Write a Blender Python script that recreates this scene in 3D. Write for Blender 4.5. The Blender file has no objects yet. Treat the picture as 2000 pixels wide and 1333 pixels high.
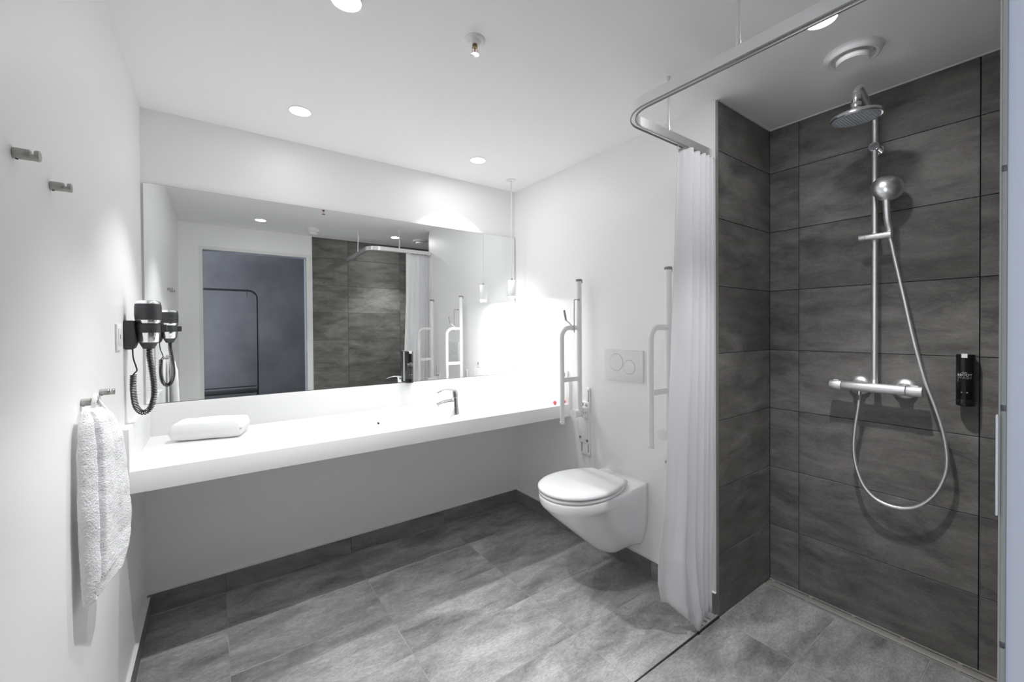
import bpy, bmesh, math, random
from mathutils import Vector, Matrix, noise
random.seed(7)
sc = bpy.context.scene
PI = math.pi
# ------------------------------------------------------------------ camera
YAW, PITCH, ROLL = 0.6331, 0.0102, -0.0067
CAM = Vector((0.258, -2.5161, 1.2897))
fwd = Vector((math.sin(YAW), math.cos(YAW), 0)); rgt = Vector((math.cos(YAW), -math.sin(YAW), 0)); upv = Vector((0, 0, 1))
f2 = fwd*math.cos(PITCH) - upv*math.sin(PITCH); u2 = upv*math.cos(PITCH) + fwd*math.sin(PITCH)
r3 = rgt*math.cos(ROLL) + u2*math.sin(ROLL); u3 = u2*math.cos(ROLL) - rgt*math.sin(ROLL)
cd = bpy.data.cameras.new('camera'); cam = bpy.data.objects.new('camera', cd); sc.collection.objects.link(cam)
M = Matrix.Identity(4)
for i, v in enumerate((r3, u3, -f2)):
    for j in range(3): M[j][i] = v[j]
M.translation = CAM
cam.matrix_world = M
cd.sensor_width = 36; cd.lens = 36*814.83/2000
cd.shift_x = (1000-1015.88)/2000; cd.shift_y = (649.18-666.5)/2000
cd.clip_start = 0.01
sc.camera = cam
# ------------------------------------------------------------------ world, exposure
w = bpy.data.worlds.new('world'); sc.world = w; w.use_nodes = True
w.node_tree.nodes['Background'].inputs[0].default_value = (0.55, 0.65, 0.85, 1)
w.node_tree.nodes['Background'].inputs[1].default_value = 0.15
sc.view_settings.view_transform = 'Standard'; sc.view_settings.look = 'None'
sc.view_settings.exposure = 0.12; sc.view_settings.gamma = 1.0; sc.view_settings.use_curve_mapping = False
sc.cycles.max_bounces = 14; sc.cycles.diffuse_bounces = 12; sc.cycles.glossy_bounces = 6
sc.cycles.caustics_reflective = True; sc.cycles.blur_glossy = 0.5; sc.cycles.sample_clamp_indirect = 4.0
sc.cycles.use_denoising = True
LAMP_W = 62.0      # watts of a ceiling downlight's spot
PEND_W = 3.4
HALL_W = 48.0
def area(name, loc, rot, size, energy, color, sy=None):
    l = bpy.data.lights.new(name, 'AREA'); l.energy = energy; l.color = color; l.size = size
    if sy: l.shape = 'RECTANGLE'; l.size_y = sy
    o = bpy.data.objects.new(name, l); sc.collection.objects.link(o); o.location = loc; o.rotation_euler = rot
    return o
area('hallway_daylight', (-1.35, -3.1, 1.4), (0, -PI/2, 0), 1.6, HALL_W, (0.82, 0.88, 1.0), 0.9)
# ------------------------------------------------------------------ dimensions
W, SW, H, NA, D = 2.0605, 2.566, 2.2916, 1.544, 2.45
DL, DR, DH = 0.178, 1.058, 2.055      # doorway
TROW = [-0.031 + 0.3*k for k in range(9)]
# ------------------------------------------------------------------ materials
def nm(name):
    m = bpy.data.materials.new(name); m.use_nodes = True
    return m, m.node_tree, m.node_tree.nodes['Principled BSDF']
def mat(name, col, rough=0.5, metal=0.0, bump=0.0, bscale=200.0, var=0.0, vscale=3.0, coat=0.0, emis=None, estr=0.0, alpha=1.0, trans=0.0):
    m, nt, b = nm(name)
    b.inputs['Base Color'].default_value = (*col, 1); b.inputs['Roughness'].default_value = rough
    b.inputs['Metallic'].default_value = metal
    if coat: b.inputs['Coat Weight'].default_value = coat; b.inputs['Coat Roughness'].default_value = 0.05
    if emis: b.inputs['Emission Color'].default_value = (*emis, 1); b.inputs['Emission Strength'].default_value = estr
    if trans: b.inputs['Transmission Weight'].default_value = trans
    tc = nt.nodes.new('ShaderNodeTexCoord')
    if var:
        n = nt.nodes.new('ShaderNodeTexNoise'); n.inputs['Scale'].default_value = vscale; n.inputs['Detail'].default_value = 5
        nt.links.new(tc.outputs['Object'], n.inputs['Vector'])
        r = nt.nodes.new('ShaderNodeValToRGB')
        r.color_ramp.elements[0].position = 0.3; r.color_ramp.elements[1].position = 0.7
        r.color_ramp.elements[0].color = (*[c*(1-var) for c in col], 1); r.color_ramp.elements[1].color = (*[min(1, c*(1+var)) for c in col], 1)
        nt.links.new(n.outputs['Fac'], r.inputs['Fac']); nt.links.new(r.outputs['Color'], b.inputs['Base Color'])
    if bump:
        n2 = nt.nodes.new('ShaderNodeTexNoise'); n2.inputs['Scale'].default_value = bscale; n2.inputs['Detail'].default_value = 3
        nt.links.new(tc.outputs['Object'], n2.inputs['Vector'])
        bp = nt.nodes.new('ShaderNodeBump'); bp.inputs['Strength'].default_value = bump; bp.inputs['Distance'].default_value = 0.002
        nt.links.new(n2.outputs['Fac'], bp.inputs['Height']); nt.links.new(bp.outputs['Normal'], b.inputs['Normal'])
    return m
def slate(name, dark, light, axis, rough=0.45, warm=(0.085, 0.075, 0.066)):
    """slate-look porcelain: streaks along one axis, cloudy patches, cleft relief"""
    m, nt, b = nm(name); N = nt.nodes.new; L = nt.links.new
    tc = N('ShaderNodeTexCoord'); oi = N('ShaderNodeObjectInfo')
    mul = N('ShaderNodeVectorMath'); mul.operation = 'SCALE'; mul.inputs[0].default_value = (37.0, 53.0, 71.0)
    L(oi.outputs['Random'], mul.inputs['Scale'])
    add = N('ShaderNodeVectorMath'); add.operation = 'ADD'; L(tc.outputs['Object'], add.inputs[0]); L(mul.outputs[0], add.inputs[1])
    mp = N('ShaderNodeMapping')
    s = {'wx': (2.0, 2.0, 5.5), 'fl': (1.5, 3.6, 1.5)}[axis]
    mp.inputs['Scale'].default_value = s
    mp.inputs['Rotation'].default_value = (0.12, 0.12, 0.0) if axis == 'wx' else (0, 0, 0.22)
    L(add.outputs[0], mp.inputs['Vector'])
    n1 = N('ShaderNodeTexNoise'); n1.inputs['Scale'].default_value = 2.1; n1.inputs['Detail'].default_value = 12; n1.inputs['Roughness'].default_value = 0.70; n1.inputs['Distortion'].default_value = 0.35
    L(mp.outputs[0], n1.inputs['Vector'])
    r1 = N('ShaderNodeValToRGB'); r1.color_ramp.elements[0].position = 0.34; r1.color_ramp.elements[1].position = 0.70
    r1.color_ramp.elements[0].color = (*dark, 1); r1.color_ramp.elements[1].color = (*light, 1)
    L(n1.outputs['Fac'], r1.inputs['Fac'])
    n3 = N('ShaderNodeTexNoise'); n3.inputs['Scale'].default_value = 2.2; n3.inputs['Detail'].default_value = 4; L(add.outputs[0], n3.inputs['Vector'])
    r3_ = N('ShaderNodeMapRange'); r3_.inputs[1].default_value = 0.45; r3_.inputs[2].default_value = 0.75; r3_.inputs[4].default_value = 0.45; L(n3.outputs['Fac'], r3_.inputs[0])
    mx = N('ShaderNodeMix'); mx.data_type = 'RGBA'; L(r3_.outputs[0], mx.inputs[0]); L(r1.outputs['Color'], mx.inputs[6])
    mx.inputs[7].default_value = (*warm, 1)
    # faint scratches
    n4 = N('ShaderNodeTexNoise'); n4.inputs['Scale'].default_value = 45; n4.inputs['Detail'].default_value = 8; n4.inputs['Roughness'].default_value = 0.75; L(mp.outputs[0], n4.inputs['Vector'])
    r4 = N('ShaderNodeMapRange'); r4.inputs[1].default_value = 0.35; r4.inputs[2].default_value = 0.65; _a = 0.17 if axis == 'wx' else 0.26; r4.inputs[3].default_value = 1-_a; r4.inputs[4].default_value = 1+_a; L(n4.outputs['Fac'], r4.inputs[0])
    hv = N('ShaderNodeMapRange'); hv.inputs[3].default_value = 0.9; hv.inputs[4].default_value = 1.1; L(oi.outputs['Random'], hv.inputs[0])
    mm = N('ShaderNodeMath'); mm.operation = 'MULTIPLY'; L(r4.outputs[0], mm.inputs[0]); L(hv.outputs[0], mm.inputs[1])
    sm = N('ShaderNodeVectorMath'); sm.operation = 'SCALE'; L(mx.outputs[2], sm.inputs[0]); L(mm.outputs[0], sm.inputs['Scale'])
    L(sm.outputs[0], b.inputs['Base Color'])
    rr = N('ShaderNodeMapRange'); rr.inputs[3].default_value = rough-0.08; rr.inputs[4].default_value = rough+0.15; L(n1.outputs['Fac'], rr.inputs[0]); L(rr.outputs[0], b.inputs['Roughness'])
    ad = N('ShaderNodeMath'); ad.operation = 'MULTIPLY_ADD'; ad.inputs[1].default_value = 0.25; L(n4.outputs['Fac'], ad.inputs[0]); L(n1.outputs['Fac'], ad.inputs[2])
    bp = N('ShaderNodeBump'); bp.inputs['Strength'].default_value = 0.55; bp.inputs['Distance'].default_value = 0.004
    L(ad.outputs[0], bp.inputs['Height']); L(bp.outputs['Normal'], b.inputs['Normal'])
    b.inputs['Specular IOR Level'].default_value = 0.4
    return m
PAINT = mat('white_wall_paint', (0.90, 0.90, 0.892), 0.42, bump=0.04, bscale=350)
CEIL = mat('ceiling_paint', (0.90, 0.90, 0.898), 0.8, bump=0.03, bscale=300)
TWALL = slate('slate_wall_tile', (0.074, 0.071, 0.067), (0.218, 0.211, 0.199), 'wx', warm=(0.135, 0.125, 0.113))
TFLOOR = slate('slate_floor_tile', (0.145, 0.144, 0.142), (0.46, 0.458, 0.455), 'fl', rough=0.42, warm=(0.27, 0.255, 0.24))
TSKIRT = slate('slate_skirting_tile', (0.14, 0.139, 0.137), (0.30, 0.298, 0.294), 'wx', warm=(0.17, 0.16, 0.148))
GROUTW = mat('dark_grout', (0.04, 0.04, 0.039), 0.9)
GROUTF = mat('grey_grout', (0.33, 0.325, 0.315), 0.9, var=0.35, vscale=9)
SILIC = mat('white_silicone', (0.75, 0.75, 0.73), 0.5)
BLACKSIL = mat('black_silicone', (0.02, 0.02, 0.02), 0.5)
SOLID = mat('white_solid_surface', (0.89, 0.89, 0.89), 0.28, var=0.01)
CERAM = mat('white_ceramic', (0.89, 0.89, 0.895), 0.08, coat=0.5)
LIDM = mat('white_duroplast', (0.86, 0.86, 0.865), 0.18)
CHROME = mat('chrome', (0.90, 0.90, 0.91), 0.13, 1.0)
SATIN = mat('satin_chrome', (0.94, 0.94, 0.95), 0.40, 1.0)
STEEL = mat('brushed_steel', (0.42, 0.41, 0.39), 0.38, 1.0, bump=0.1, bscale=400)
DSTEEL = mat('stainless_drain', (0.66, 0.64, 0.61), 0.4, 0.7)
BLACK = mat('black_plastic', (0.025, 0.025, 0.028), 0.35)
DGREY = mat('anthracite_plastic', (0.045, 0.046, 0.05), 0.5)
BGLOSS = mat('black_gloss', (0.006, 0.006, 0.008), 0.22)
WPOW = mat('white_powder_coat', (0.84, 0.84, 0.83), 0.3)
WPLAS = mat('white_plastic', (0.82, 0.82, 0.82), 0.32)
GCAP = mat('grey_plastic_cap', (0.26, 0.26, 0.26), 0.5)
DARK = mat('dark_gap', (0.01, 0.01, 0.01), 0.8)
ALU = mat('satin_aluminium', (0.84, 0.84, 0.84), 0.27, 0.75)
ALUD = mat('grey_aluminium', (0.32, 0.32, 0.31), 0.45, 0.6)
TERRY = mat('white_terry', (0.83, 0.83, 0.84), 0.95, bump=0.8, bscale=420)
CLOTH = mat('white_towel_smooth', (0.86, 0.86, 0.86), 0.9, bump=0.5, bscale=500)
CURT = mat('curtain_fabric', (0.93, 0.925, 0.94), 0.75, bump=0.15, bscale=700)
_n = CURT.node_tree; _t = _n.nodes.new('ShaderNodeBsdfTranslucent'); _t.inputs[0].default_value = (0.93, 0.925, 0.94, 1)
_m = _n.nodes.new('ShaderNodeMixShader'); _m.inputs[0].default_value = 0.3
_n.links.new(_n.nodes['Principled BSDF'].outputs[0], _m.inputs[1]); _n.links.new(_t.outputs[0], _m.inputs[2]); _n.links.new(_m.outputs[0], _n.nodes['Material Output'].inputs['Surface'])
RED = mat('red_plastic', (0.80, 0.16, 0.17), 0.3)
RUBN = mat('grey_rubber', (0.20, 0.23, 0.25), 0.6)
GLOW = mat('lamp_diffuser', (0.9, 0.9, 0.9), 0.5, emis=(0.985, 0.99, 1.0), estr=9.0)
GLOWP = mat('pendant_diffuser', (0.9, 0.9, 0.9), 0.5, emis=(0.985, 0.99, 1.0), estr=5.0)
BRASS = mat('brass', (0.22, 0.18, 0.09), 0.4, 0.8)
PRINT = mat('white_print', (0.9, 0.9, 0.9), 0.6)
PRINTG = mat('grey_print', (0.45, 0.45, 0.46), 0.6)
GOLD = mat('gold_print', (0.35, 0.30, 0.18), 0.6)
HALL = mat('hall_concrete_paint', (0.16, 0.16, 0.172), 0.85, var=0.22, vscale=2.5)
HALLF = mat('hall_floor_vinyl', (0.16, 0.15, 0.14), 0.5, var=0.1)
JAMB = mat('door_jamb_daylight_tint', (0.38, 0.40, 0.445), 0.4); ARCH = mat('architrave_paint', (0.80, 0.80, 0.785), 0.4)  # white jamb; shade and blue hallway daylight are put into its colour
SEAL = mat('door_seal', (0.22, 0.225, 0.21), 0.6)
MIR, nt_, b_ = nm('mirror_silver')
b_.inputs['Base Color'].default_value = (0.90, 0.915, 0.90, 1); b_.inputs['Metallic'].default_value = 1; b_.inputs['Roughness'].default_value = 0.0
MEDGE = mat('mirror_edge', (0.12, 0.13, 0.12), 0.3)
# ------------------------------------------------------------------ mesh helpers
class B:
    def __init__(s): s.bm = bmesh.new(); s.mats = []; s.mi = 0
    def use(s, m):
        if m not in s.mats: s.mats.append(m)
        s.mi = s.mats.index(m); return s
    def _f(s, faces, smooth):
        for f in faces: f.material_index = s.mi; f.smooth = smooth
    def box(s, a, b, bev=0.0, mtx=None, seg=2):
        r = bmesh.ops.create_cube(s.bm, size=1); v = r['verts']
        for q in v: q.co = Vector([(a[i]+b[i])/2 + q.co[i]*(b[i]-a[i]) for i in range(3)])
        fs = set(f for q in v for f in q.link_faces)
        if bev:
            es = list(set(e for f in fs for e in f.edges))
            rr = bmesh.ops.bevel(s.bm, geom=es, offset=bev, segments=seg, profile=0.5, affect='EDGES')
            v = list(set(q for f in rr['faces'] for q in f.verts) | set(q for q in v if q.is_valid))
            fs = set(f for q in v for f in q.link_faces)
        s._f(fs, bev > 0)
        if mtx: bmesh.ops.transform(s.bm, matrix=mtx, verts=list(set(q for f in fs for q in f.verts)))
        return s
    def rings(s, rings, cap0=True, cap1=True, smooth=True, closed=True, loop=False):
        vs = [[s.bm.verts.new(p) for p in r] for r in rings]; fs = []
        m = len(vs)
        for i in range(m if loop else m-1):
            a, b = vs[i], vs[(i+1) % m]; n = len(a)
            for j in range(n if closed else n-1):
                k = (j+1) % n
                try: fs.append(s.bm.faces.new((a[j], a[k], b[k], b[j])))
                except ValueError: pass
        s._f(fs, smooth)
        c = []
        if closed and not loop:
            if cap0: c.append(s.bm.faces.new(list(reversed(vs[0]))))
            if cap1: c.append(s.bm.faces.new(vs[-1]))
        s._f(c, False)
        return s
    def lathe(s, prof, origin=(0, 0, 0), axis=(0, 0, 1), n=32, smooth=True):
        """prof: list of (radius, height along axis)"""
        q = Vector((0, 0, 1)).rotation_difference(Vector(axis).normalized()); o = Vector(origin)
        rs = [[o + q @ Vector((max(r, 1e-5)*math.cos(2*PI*k/n), max(r, 1e-5)*math.sin(2*PI*k/n), h)) for k in range(n)] for r, h in prof]
        return s.rings(rs, smooth=smooth)
    def cyl(s, p0, p1, r, n=24, r1=None, bev=0.0):
        p0, p1 = Vector(p0), Vector(p1); L = (p1-p0).length; r1 = r if r1 is None else r1
        if bev: pr = [(r-bev, 0), (r-bev*.3, bev*.3), (r, bev), (r1, L-bev), (r1-bev*.3, L-bev*.3), (r1-bev, L)]
        else: pr = [(r, 0), (r1, L)]
        return s.lathe(pr, p0, p1-p0, n)
    def tube(s, pts, r, n=12, cap=True, loop=False, flat=None):
        """flat=(half thickness, half height): rectangular profile, height along z"""
        pts = [Vector(p) for p in pts]; m = len(pts); rings = []
        rad = r if callable(r) else (lambda t: r)
        prev = None
        for i, p in enumerate(pts):
            if loop: t = (pts[(i+1) % m]-pts[i-1])
            else: t = pts[min(i+1, m-1)]-pts[max(i-1, 0)]
            t.normalize()
            if prev is None:
                a = Vector((0, 0, 1)) if abs(t.z) < 0.9 else Vector((1, 0, 0)); u = (a - t*a.dot(t)).normalized()
            else: u = (prev - t*prev.dot(t)).normalized()
            prev = u; v = t.cross(u)
            if flat:
                uu = Vector((0, 0, 1)); vv = t.cross(uu).normalized()
                rings.append([p+vv*flat[0]*a_+uu*flat[1]*b__ for a_, b__ in ((1, 1), (-1, 1), (-1, -1), (1, -1))])
            else:
                rr = rad(i/max(1, m-1))
                rings.append([p+(u*math.cos(2*PI*k/n)+v*math.sin(2*PI*k/n))*rr for k in range(n)])
        return s.rings(rings, cap, cap, smooth=not flat, loop=loop)
    def quad(s, pts, smooth=False):
        s._f([s.bm.faces.new([s.bm.verts.new(p) for p in pts])], smooth); return s
    def xform(s, m): bmesh.ops.transform(s.bm, matrix=m, verts=s.bm.verts[:]); return s
def link(o, parent=None):
    sc.collection.objects.link(o)
    if parent: o.parent = parent
    return o
def obj(name, b, m=None, parent=None, label=None, cat=None, group=None, kind=None, auto=True):
    bm = b.bm
    bmesh.ops.recalc_face_normals(bm, faces=bm.faces[:])
    me = bpy.data.meshes.new(name)
    if auto:
        for e in bm.edges:
            if len(e.link_faces) == 2 and e.calc_face_angle(0) > 0.7: e.smooth = False
    bm.to_mesh(me); bm.free()
    for x in (b.mats or [m]): me.materials.append(x)
    o = bpy.data.objects.new(name, me); link(o, parent)
    if parent:
        o.location = -parent_world(parent)
    tag(o, label, cat, group, kind)
    return o
def parent_world(p):
    v = Vector((0, 0, 0))
    while p is not None: v += p.location; p = p.parent
    return v
def tag(o, label=None, cat=None, group=None, kind=None):
    if label: o['label'] = label
    if cat: o['category'] = cat
    if group: o['group'] = group
    if kind: o['kind'] = kind
    return o
def thing(name, label, cat, loc, group=None):
    o = bpy.data.objects.new(name, None); o.empty_display_size = 0.05; sc.collection.objects.link(o); o.location = loc
    return tag(o, label, cat, group)
def curve_pts(ctrl, n=16):
    """Catmull-Rom through ctrl"""
    P = [Vector(c) for c in ctrl]; P = [P[0]*2-P[1]] + P + [P[-1]*2-P[-2]]; out = []
    for i in range(1, len(P)-2):
        for k in range(n):
            t = k/n; a, b, c, d = P[i-1:i+3]
            out.append(0.5*((2*b)+(c-a)*t+(2*a-5*b+4*c-d)*t*t+(3*b-a-3*c+d)*t**3))
    out.append(P[-2]); return out
def fillet(pts, r, n=8):
    P = [Vector(p) for p in pts]; out = [P[0]]
    for i in range(1, len(P)-1):
        a = (P[i-1]-P[i]).normalized(); b = (P[i+1]-P[i]).normalized()
        rr = r[i-1] if isinstance(r, (list, tuple)) else r
        ang = a.angle(b); dd = rr/math.tan(ang/2); p0 = P[i]+a*dd; p1 = P[i]+b*dd
        c = P[i]+(a+b).normalized()*(rr/math.sin(ang/2))
        v0, v1 = p0-c, p1-c
        om = v0.angle(v1)
        for k in range(n+1):
            t = k/n; out.append(c+(v0*math.sin((1-t)*om)+v1*math.sin(t*om))/math.sin(om))
    out.append(P[-1]); return out
def textobj(name, body, size, m, parent, mtx, label=None, align='CENTER'):
    cu = bpy.data.curves.new(name, 'FONT'); cu.body = body; cu.size = size; cu.extrude = 0.0001; cu.align_x = align; cu.resolution_u = 3
    o = bpy.data.objects.new(name, cu); sc.collection.objects.link(o)
    dg = bpy.context.evaluated_depsgraph_get(); dg.update()
    me = bpy.data.meshes.new_from_object(o.evaluated_get(dg)); bpy.data.objects.remove(o)
    me.transform(mtx); me.materials.clear(); me.materials.append(m)
    for v in me.vertices: pass
    q = bpy.data.objects.new(name, me); link(q, parent)
    if parent: q.location = -parent_world(parent)
    return tag(q, label)
# ================================================================== SETTING
# ---- floor with single tiles
b = B(); b.box((-0.1, -2.57, -0.12), (SW+0.1, 0.1, -0.022)); floor = obj('floor', b, GROUTF, kind='structure')
XE = [-0.296, 0.292, 0.880, 1.468, 2.056, 2.492]
YE = [0.0, -0.022, -0.327, -0.632, -0.937, -1.242, -1.547, -1.852, -2.157, -2.449]
def zslope(x, y):   # the shower floor falls towards the drain
    if y > -1.5475: return 0.0
    return -0.014*max(0, min(1, (x-1.468)/(2.49-1.468)))
for i in range(len(XE)-1):
    for j in range(len(YE)-1):
        x0, x1 = max(XE[i], 0.0)+0.0014, XE[i+1]-0.0014
        y1, y0 = YE[j]-0.0014, YE[j+1]+0.0014
        if i == 4 and j < 6: continue
        x1 = min(x1, W) if y0 > -1.5475 else x1
        z = [zslope(x, (y0+y1)/2) for x in (x0, x1)]
        b = B(); g = 0.0012
        top = [(x0+g, y0+g, z[0]), (x1-g, y0+g, z[1]), (x1-g, y1-g, z[1]), (x0+g, y1-g, z[0])]
        mid = [(x0, y0, z[0]-g*0.8), (x1, y0, z[1]-g*0.8), (x1, y1, z[1]-g*0.8), (x0, y1, z[0]-g*0.8)]
        bot = [(p[0], p[1], -0.030) for p in mid]
        b.rings([bot, mid, top], smooth=False); obj('tile', b, TFLOOR, floor)
# grout bed rising to just below tile tops
b = B()
for (x0, x1, y0, y1) in ((0, W, -1.5455, 0), (0, 1.468, -2.449, -1.5455)): b.box((x0, y0, -0.03), (x1, y1, -0.0012))
x0, x1, y0, y1 = 1.468, 2.492, -2.449, -1.5455
b.rings([[(x0, y0, -0.03), (x1, y0, -0.03), (x1, y1, -0.03), (x0, y1, -0.03)], [(x0, y0, -0.0012), (x1, y0, -0.0155), (x1, y1, -0.0155), (x0, y1, -0.0012)]], smooth=False)
obj('grout', b, GROUTF, floor)
b = B(); b.box((1.468, -1.5500, -0.01), (W-0.004, -1.5445, 0.0006)); obj('joint_seal', b, BLACKSIL, floor, label='black silicone joint at the shower edge')
# linear drain along the shower wall
dr = thing('shower_drain', 'long stainless steel slot drain in the floor along the shower wall', 'drain', (2.528, -2.0, -0.016))
b = B()
for x0, x1 in ((2.4925, 2.5000), (2.5570, 2.5650)): b.box((x0, -2.449, -0.03), (x1, -1.546, -0.0125))
obj('frame', b, DSTEEL, dr)
b = B(); b.box((2.4985, -2.449, -0.03), (2.5575, -1.546, -0.0212)); obj('channel', b, DARK, dr)
b = B(); b.box((2.5085, -2.445, -0.022), (2.5480, -1.549, -0.0130), 0.001)
for k in range(6): b.box((2.4985, -1.56-0.166*k-0.012, -0.022), (2.5575, -1.56-0.166*k, -0.0131))
obj('grate', b, DSTEEL, dr)
# ---- walls and ceiling
def wall(name, a, c, m=PAINT): b = B(); b.box(a, c); return obj(name, b, m, kind='structure')
wall('ceiling', (-0.1, -2.57, H), (SW+0.1, 0.1, H+0.1), CEIL)
wl = wall('wall_left', (-0.1, -2.57, -0.02), (0, 0.1, H))
wb = wall('wall_back', (0, 0, -0.02), (W, 0.1, H))
wr = wall('wall_right', (W, -NA+0.009, -0.02), (SW, 0.1, H))
wn = wall('wall_niche', (W+0.0, -NA+0.004, -0.03), (SW+0.02, -NA+0.009, H), GROUTW)
ws = wall('wall_shower', (SW+0.009, -2.57, -0.03), (SW+0.1, 0.1, H), GROUTW)
b = B(); b.box((-0.0, -2.57, -0.02), (DL-0.004, -D, H)); b.box((DR+0.004, -2.57, -0.02), (1.118, -D, H)); b.box((DL-0.004, -2.57, DH+0.004), (DR+0.004, -D, H))
b.box((1.118, -2.57, -0.02), (SW+0.01, -D-0.009, H))
wf = obj('wall_front', b, PAINT, kind='structure')
b = B(); b.box((1.118, -D-0.009, -0.02), (SW, -D-0.004, H)); obj('grout', b, GROUTW, wf)
# wall tiles
def wtile(parent, plane, c, u0, u1, z0, z1, t=0.009):
    """plane 'X' : face at X=c looking to -X ; 'Y+': face at Y=c looking +Y ; 'Y-': face at Y=c looking -Y"""
    j = 0.0014; g = 0.0008; u0 += j; u1 -= j; z0 += 0.0012; z1 -= 0.0012
    b = B()
    def P(u, z, d):
        return {'X': (c+d, u, z), 'Y+': (u, c-d, z), 'Y-': (u, c+d, z)}[plane]
    top = [P(u0+g, z0+g, 0), P(u1-g, z0+g, 0), P(u1-g, z1-g, 0), P(u0+g, z1-g, 0)]
    mid = [P(u0, z0, g), P(u1, z0, g), P(u1, z1, g), P(u0, z1, g)]
    bot = [P(u0, z0, t), P(u1, z0, t), P(u1, z1, t), P(u0, z1, t)]
    b.rings([bot, mid, top], smooth=False); obj('tile', b, TWALL, parent)
def rows():
    for k in range(8):
        z0, z1 = max(TROW[k], -0.022), TROW[k+1]
        if k == 7: z1 = H-0.003
        yield z0, z1
for z0, z1 in rows():
    wtile(wn, 'Y-', -NA, W-0.0, SW, z0, z1, 0.006)
    for u0, u1 in ((-1.677, -NA), (-2.2755, -1.677), (-D, -2.2755)): wtile(ws, 'X', SW, u0, u1, z0, z1)
    for u0, u1 in ((1.118, 1.484), (1.484, 2.083), (2.083, SW)): wtile(wf, 'Y+', -D, u0, u1, z0, z1, 0.006)
# edge profiles / silicone lines
b = B(); b.box((W-0.0012, -NA-0.0012, 0.0), (W+0.002, -NA+0.010, H)); obj('trim_1', b, ALUD, kind='structure', label='aluminium edge profile at the niche corner')
b = B()
b.box((W, -NA-0.005, H-0.005), (SW, -NA, H)); b.box((SW-0.005, -D, H-0.005), (SW, -NA, H)); b.box((1.118, -D, H-0.005), (SW, -D+0.005, H))
obj('trim_2', b, SILIC, kind='structure', label='white silicone line between tiles and ceiling')
b = B(); b.box((DR+0.058, -D, 0), (DR+0.061, -D+0.002, H)); obj('trim_3', b, SILIC, kind='structure')
# skirting tiles
def skirt(name, segs, fn):
    first = None
    e = bpy.data.objects.new(name, None); sc.collection.objects.link(e); tag(e, kind='structure')
    for u0, u1 in segs:
        b = B(); a, c = fn(u0+0.0012, u1-0.0012); b.box(a, c); obj('tile', b, TSKIRT, e)
    return e
SK = 0.092
e = skirt('baseboard_back', ((0.0, 0.292), (0.292, 0.88), (0.88, 1.468), (1.468, W)), lambda a, c: ((a, -0.010, 0), (c, 0.0, SK)))
b = B(); b.box((0, -0.0105, SK), (W, 0, SK+0.003)); obj('silicone', b, SILIC, e)
e = skirt('baseboard_right', ((-0.60, -0.01), (-1.19, -0.60), (-NA+0.01, -1.19)), lambda a, c: ((W-0.010, a, 0), (W, c, SK)))
b = B(); b.box((W-0.0105, -NA+0.01, SK), (W, -0.01, SK+0.003)); obj('silicone', b, SILIC, e)
e = skirt('baseboard_left', ((-0.21, -0.01), (-0.80, -0.21), (-1.39, -0.80), (-1.98, -1.39), (-2.44, -1.98)), lambda a, c: ((0, a, 0), (0.012, c, SK-0.012)))
b = B(); b.box((0, -2.44, SK-0.012), (0.0125, -0.01, SK-0.009)); obj('silicone', b, SILIC, e)
# ---- doorway
dw = bpy.data.objects.new('door_1', None); sc.collection.objects.link(dw); tag(dw, kind='structure')
b = B(); b.box((DR-0.0004, -D-0.0015, 0), (DR+0.003, -D+0.0009, DH)); obj('frame_edge', b, SEAL, dw)
b = B()
b.box((DL-0.03, -D, 0), (DL, -D+0.001, DH)); b.box((DR+0.003, -D, 0), (DR+0.058, -D+0.001, DH)); b.box((DL-0.03, -D, DH), (DR+0.058, -D+0.001, DH+0.03))
obj('architrave', b, ARCH, dw)
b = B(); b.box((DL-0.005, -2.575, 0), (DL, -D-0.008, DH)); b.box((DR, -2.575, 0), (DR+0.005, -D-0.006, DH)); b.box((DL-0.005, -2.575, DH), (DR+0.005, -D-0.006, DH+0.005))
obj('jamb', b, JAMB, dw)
b = B()
pts = [(DR-0.0005+0.0006*noise.noise(Vector((0, 0, z*9))), -D-0.0035, z) for z in [k*0.05 for k in range(42)]]
b.tube(pts, 0.0026, 8)
obj('seal_strip', b, SEAL, dw)
b = B()
for z in (0.885, 1.185, 1.485): b.box((DR-0.0035, -D-0.0055, z-0.004), (DR, -D-0.001, z+0.004), 0.001)
obj('seal_clip', b, DGREY, dw)
b = B(); b.box((DR-0.0065, -D+0.0005, 1.048), (DR+0.004, -D+0.003, 1.176), 0.002, seg=3); obj('strike_plate', b, mat('strike_paint', (0.5, 0.5, 0.49), 0.4), dw)
# ---- hallway seen in the mirror
wall('wall_hall', (-1.6, -3.9, -0.02), (2.7, -3.8, 2.6), HALL)
wall('wall_hall_right', (2.6, -3.8, -0.02), (2.7, -2.57, 2.6), HALL)
wall('wall_hall_left', (-1.6, -3.8, -0.02), (-1.5, -2.57, 2.6), HALL)
b = B(); b.box((-1.6, -3.8, -0.06), (2.7, -2.57, 0.0)); b.box((DL, -2.57, -0.03), (DR, -D, 0.0)); obj('floor_hall', b, HALLF, kind='structure')
wall('ceiling_hall', (-1.6, -3.9, 2.6), (2.7, -2.57, 2.7), CEIL)
wall('wall_hall_inner', (-1.6, -2.58, 0), (-0.1, -2.5, 2.6), PAINT)
b = B(); b.box((-0.1, -2.58, H+0.1), (2.7, -2.5, 2.6)); obj('wall_hall_upper', b, PAINT, kind='structure')
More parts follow.
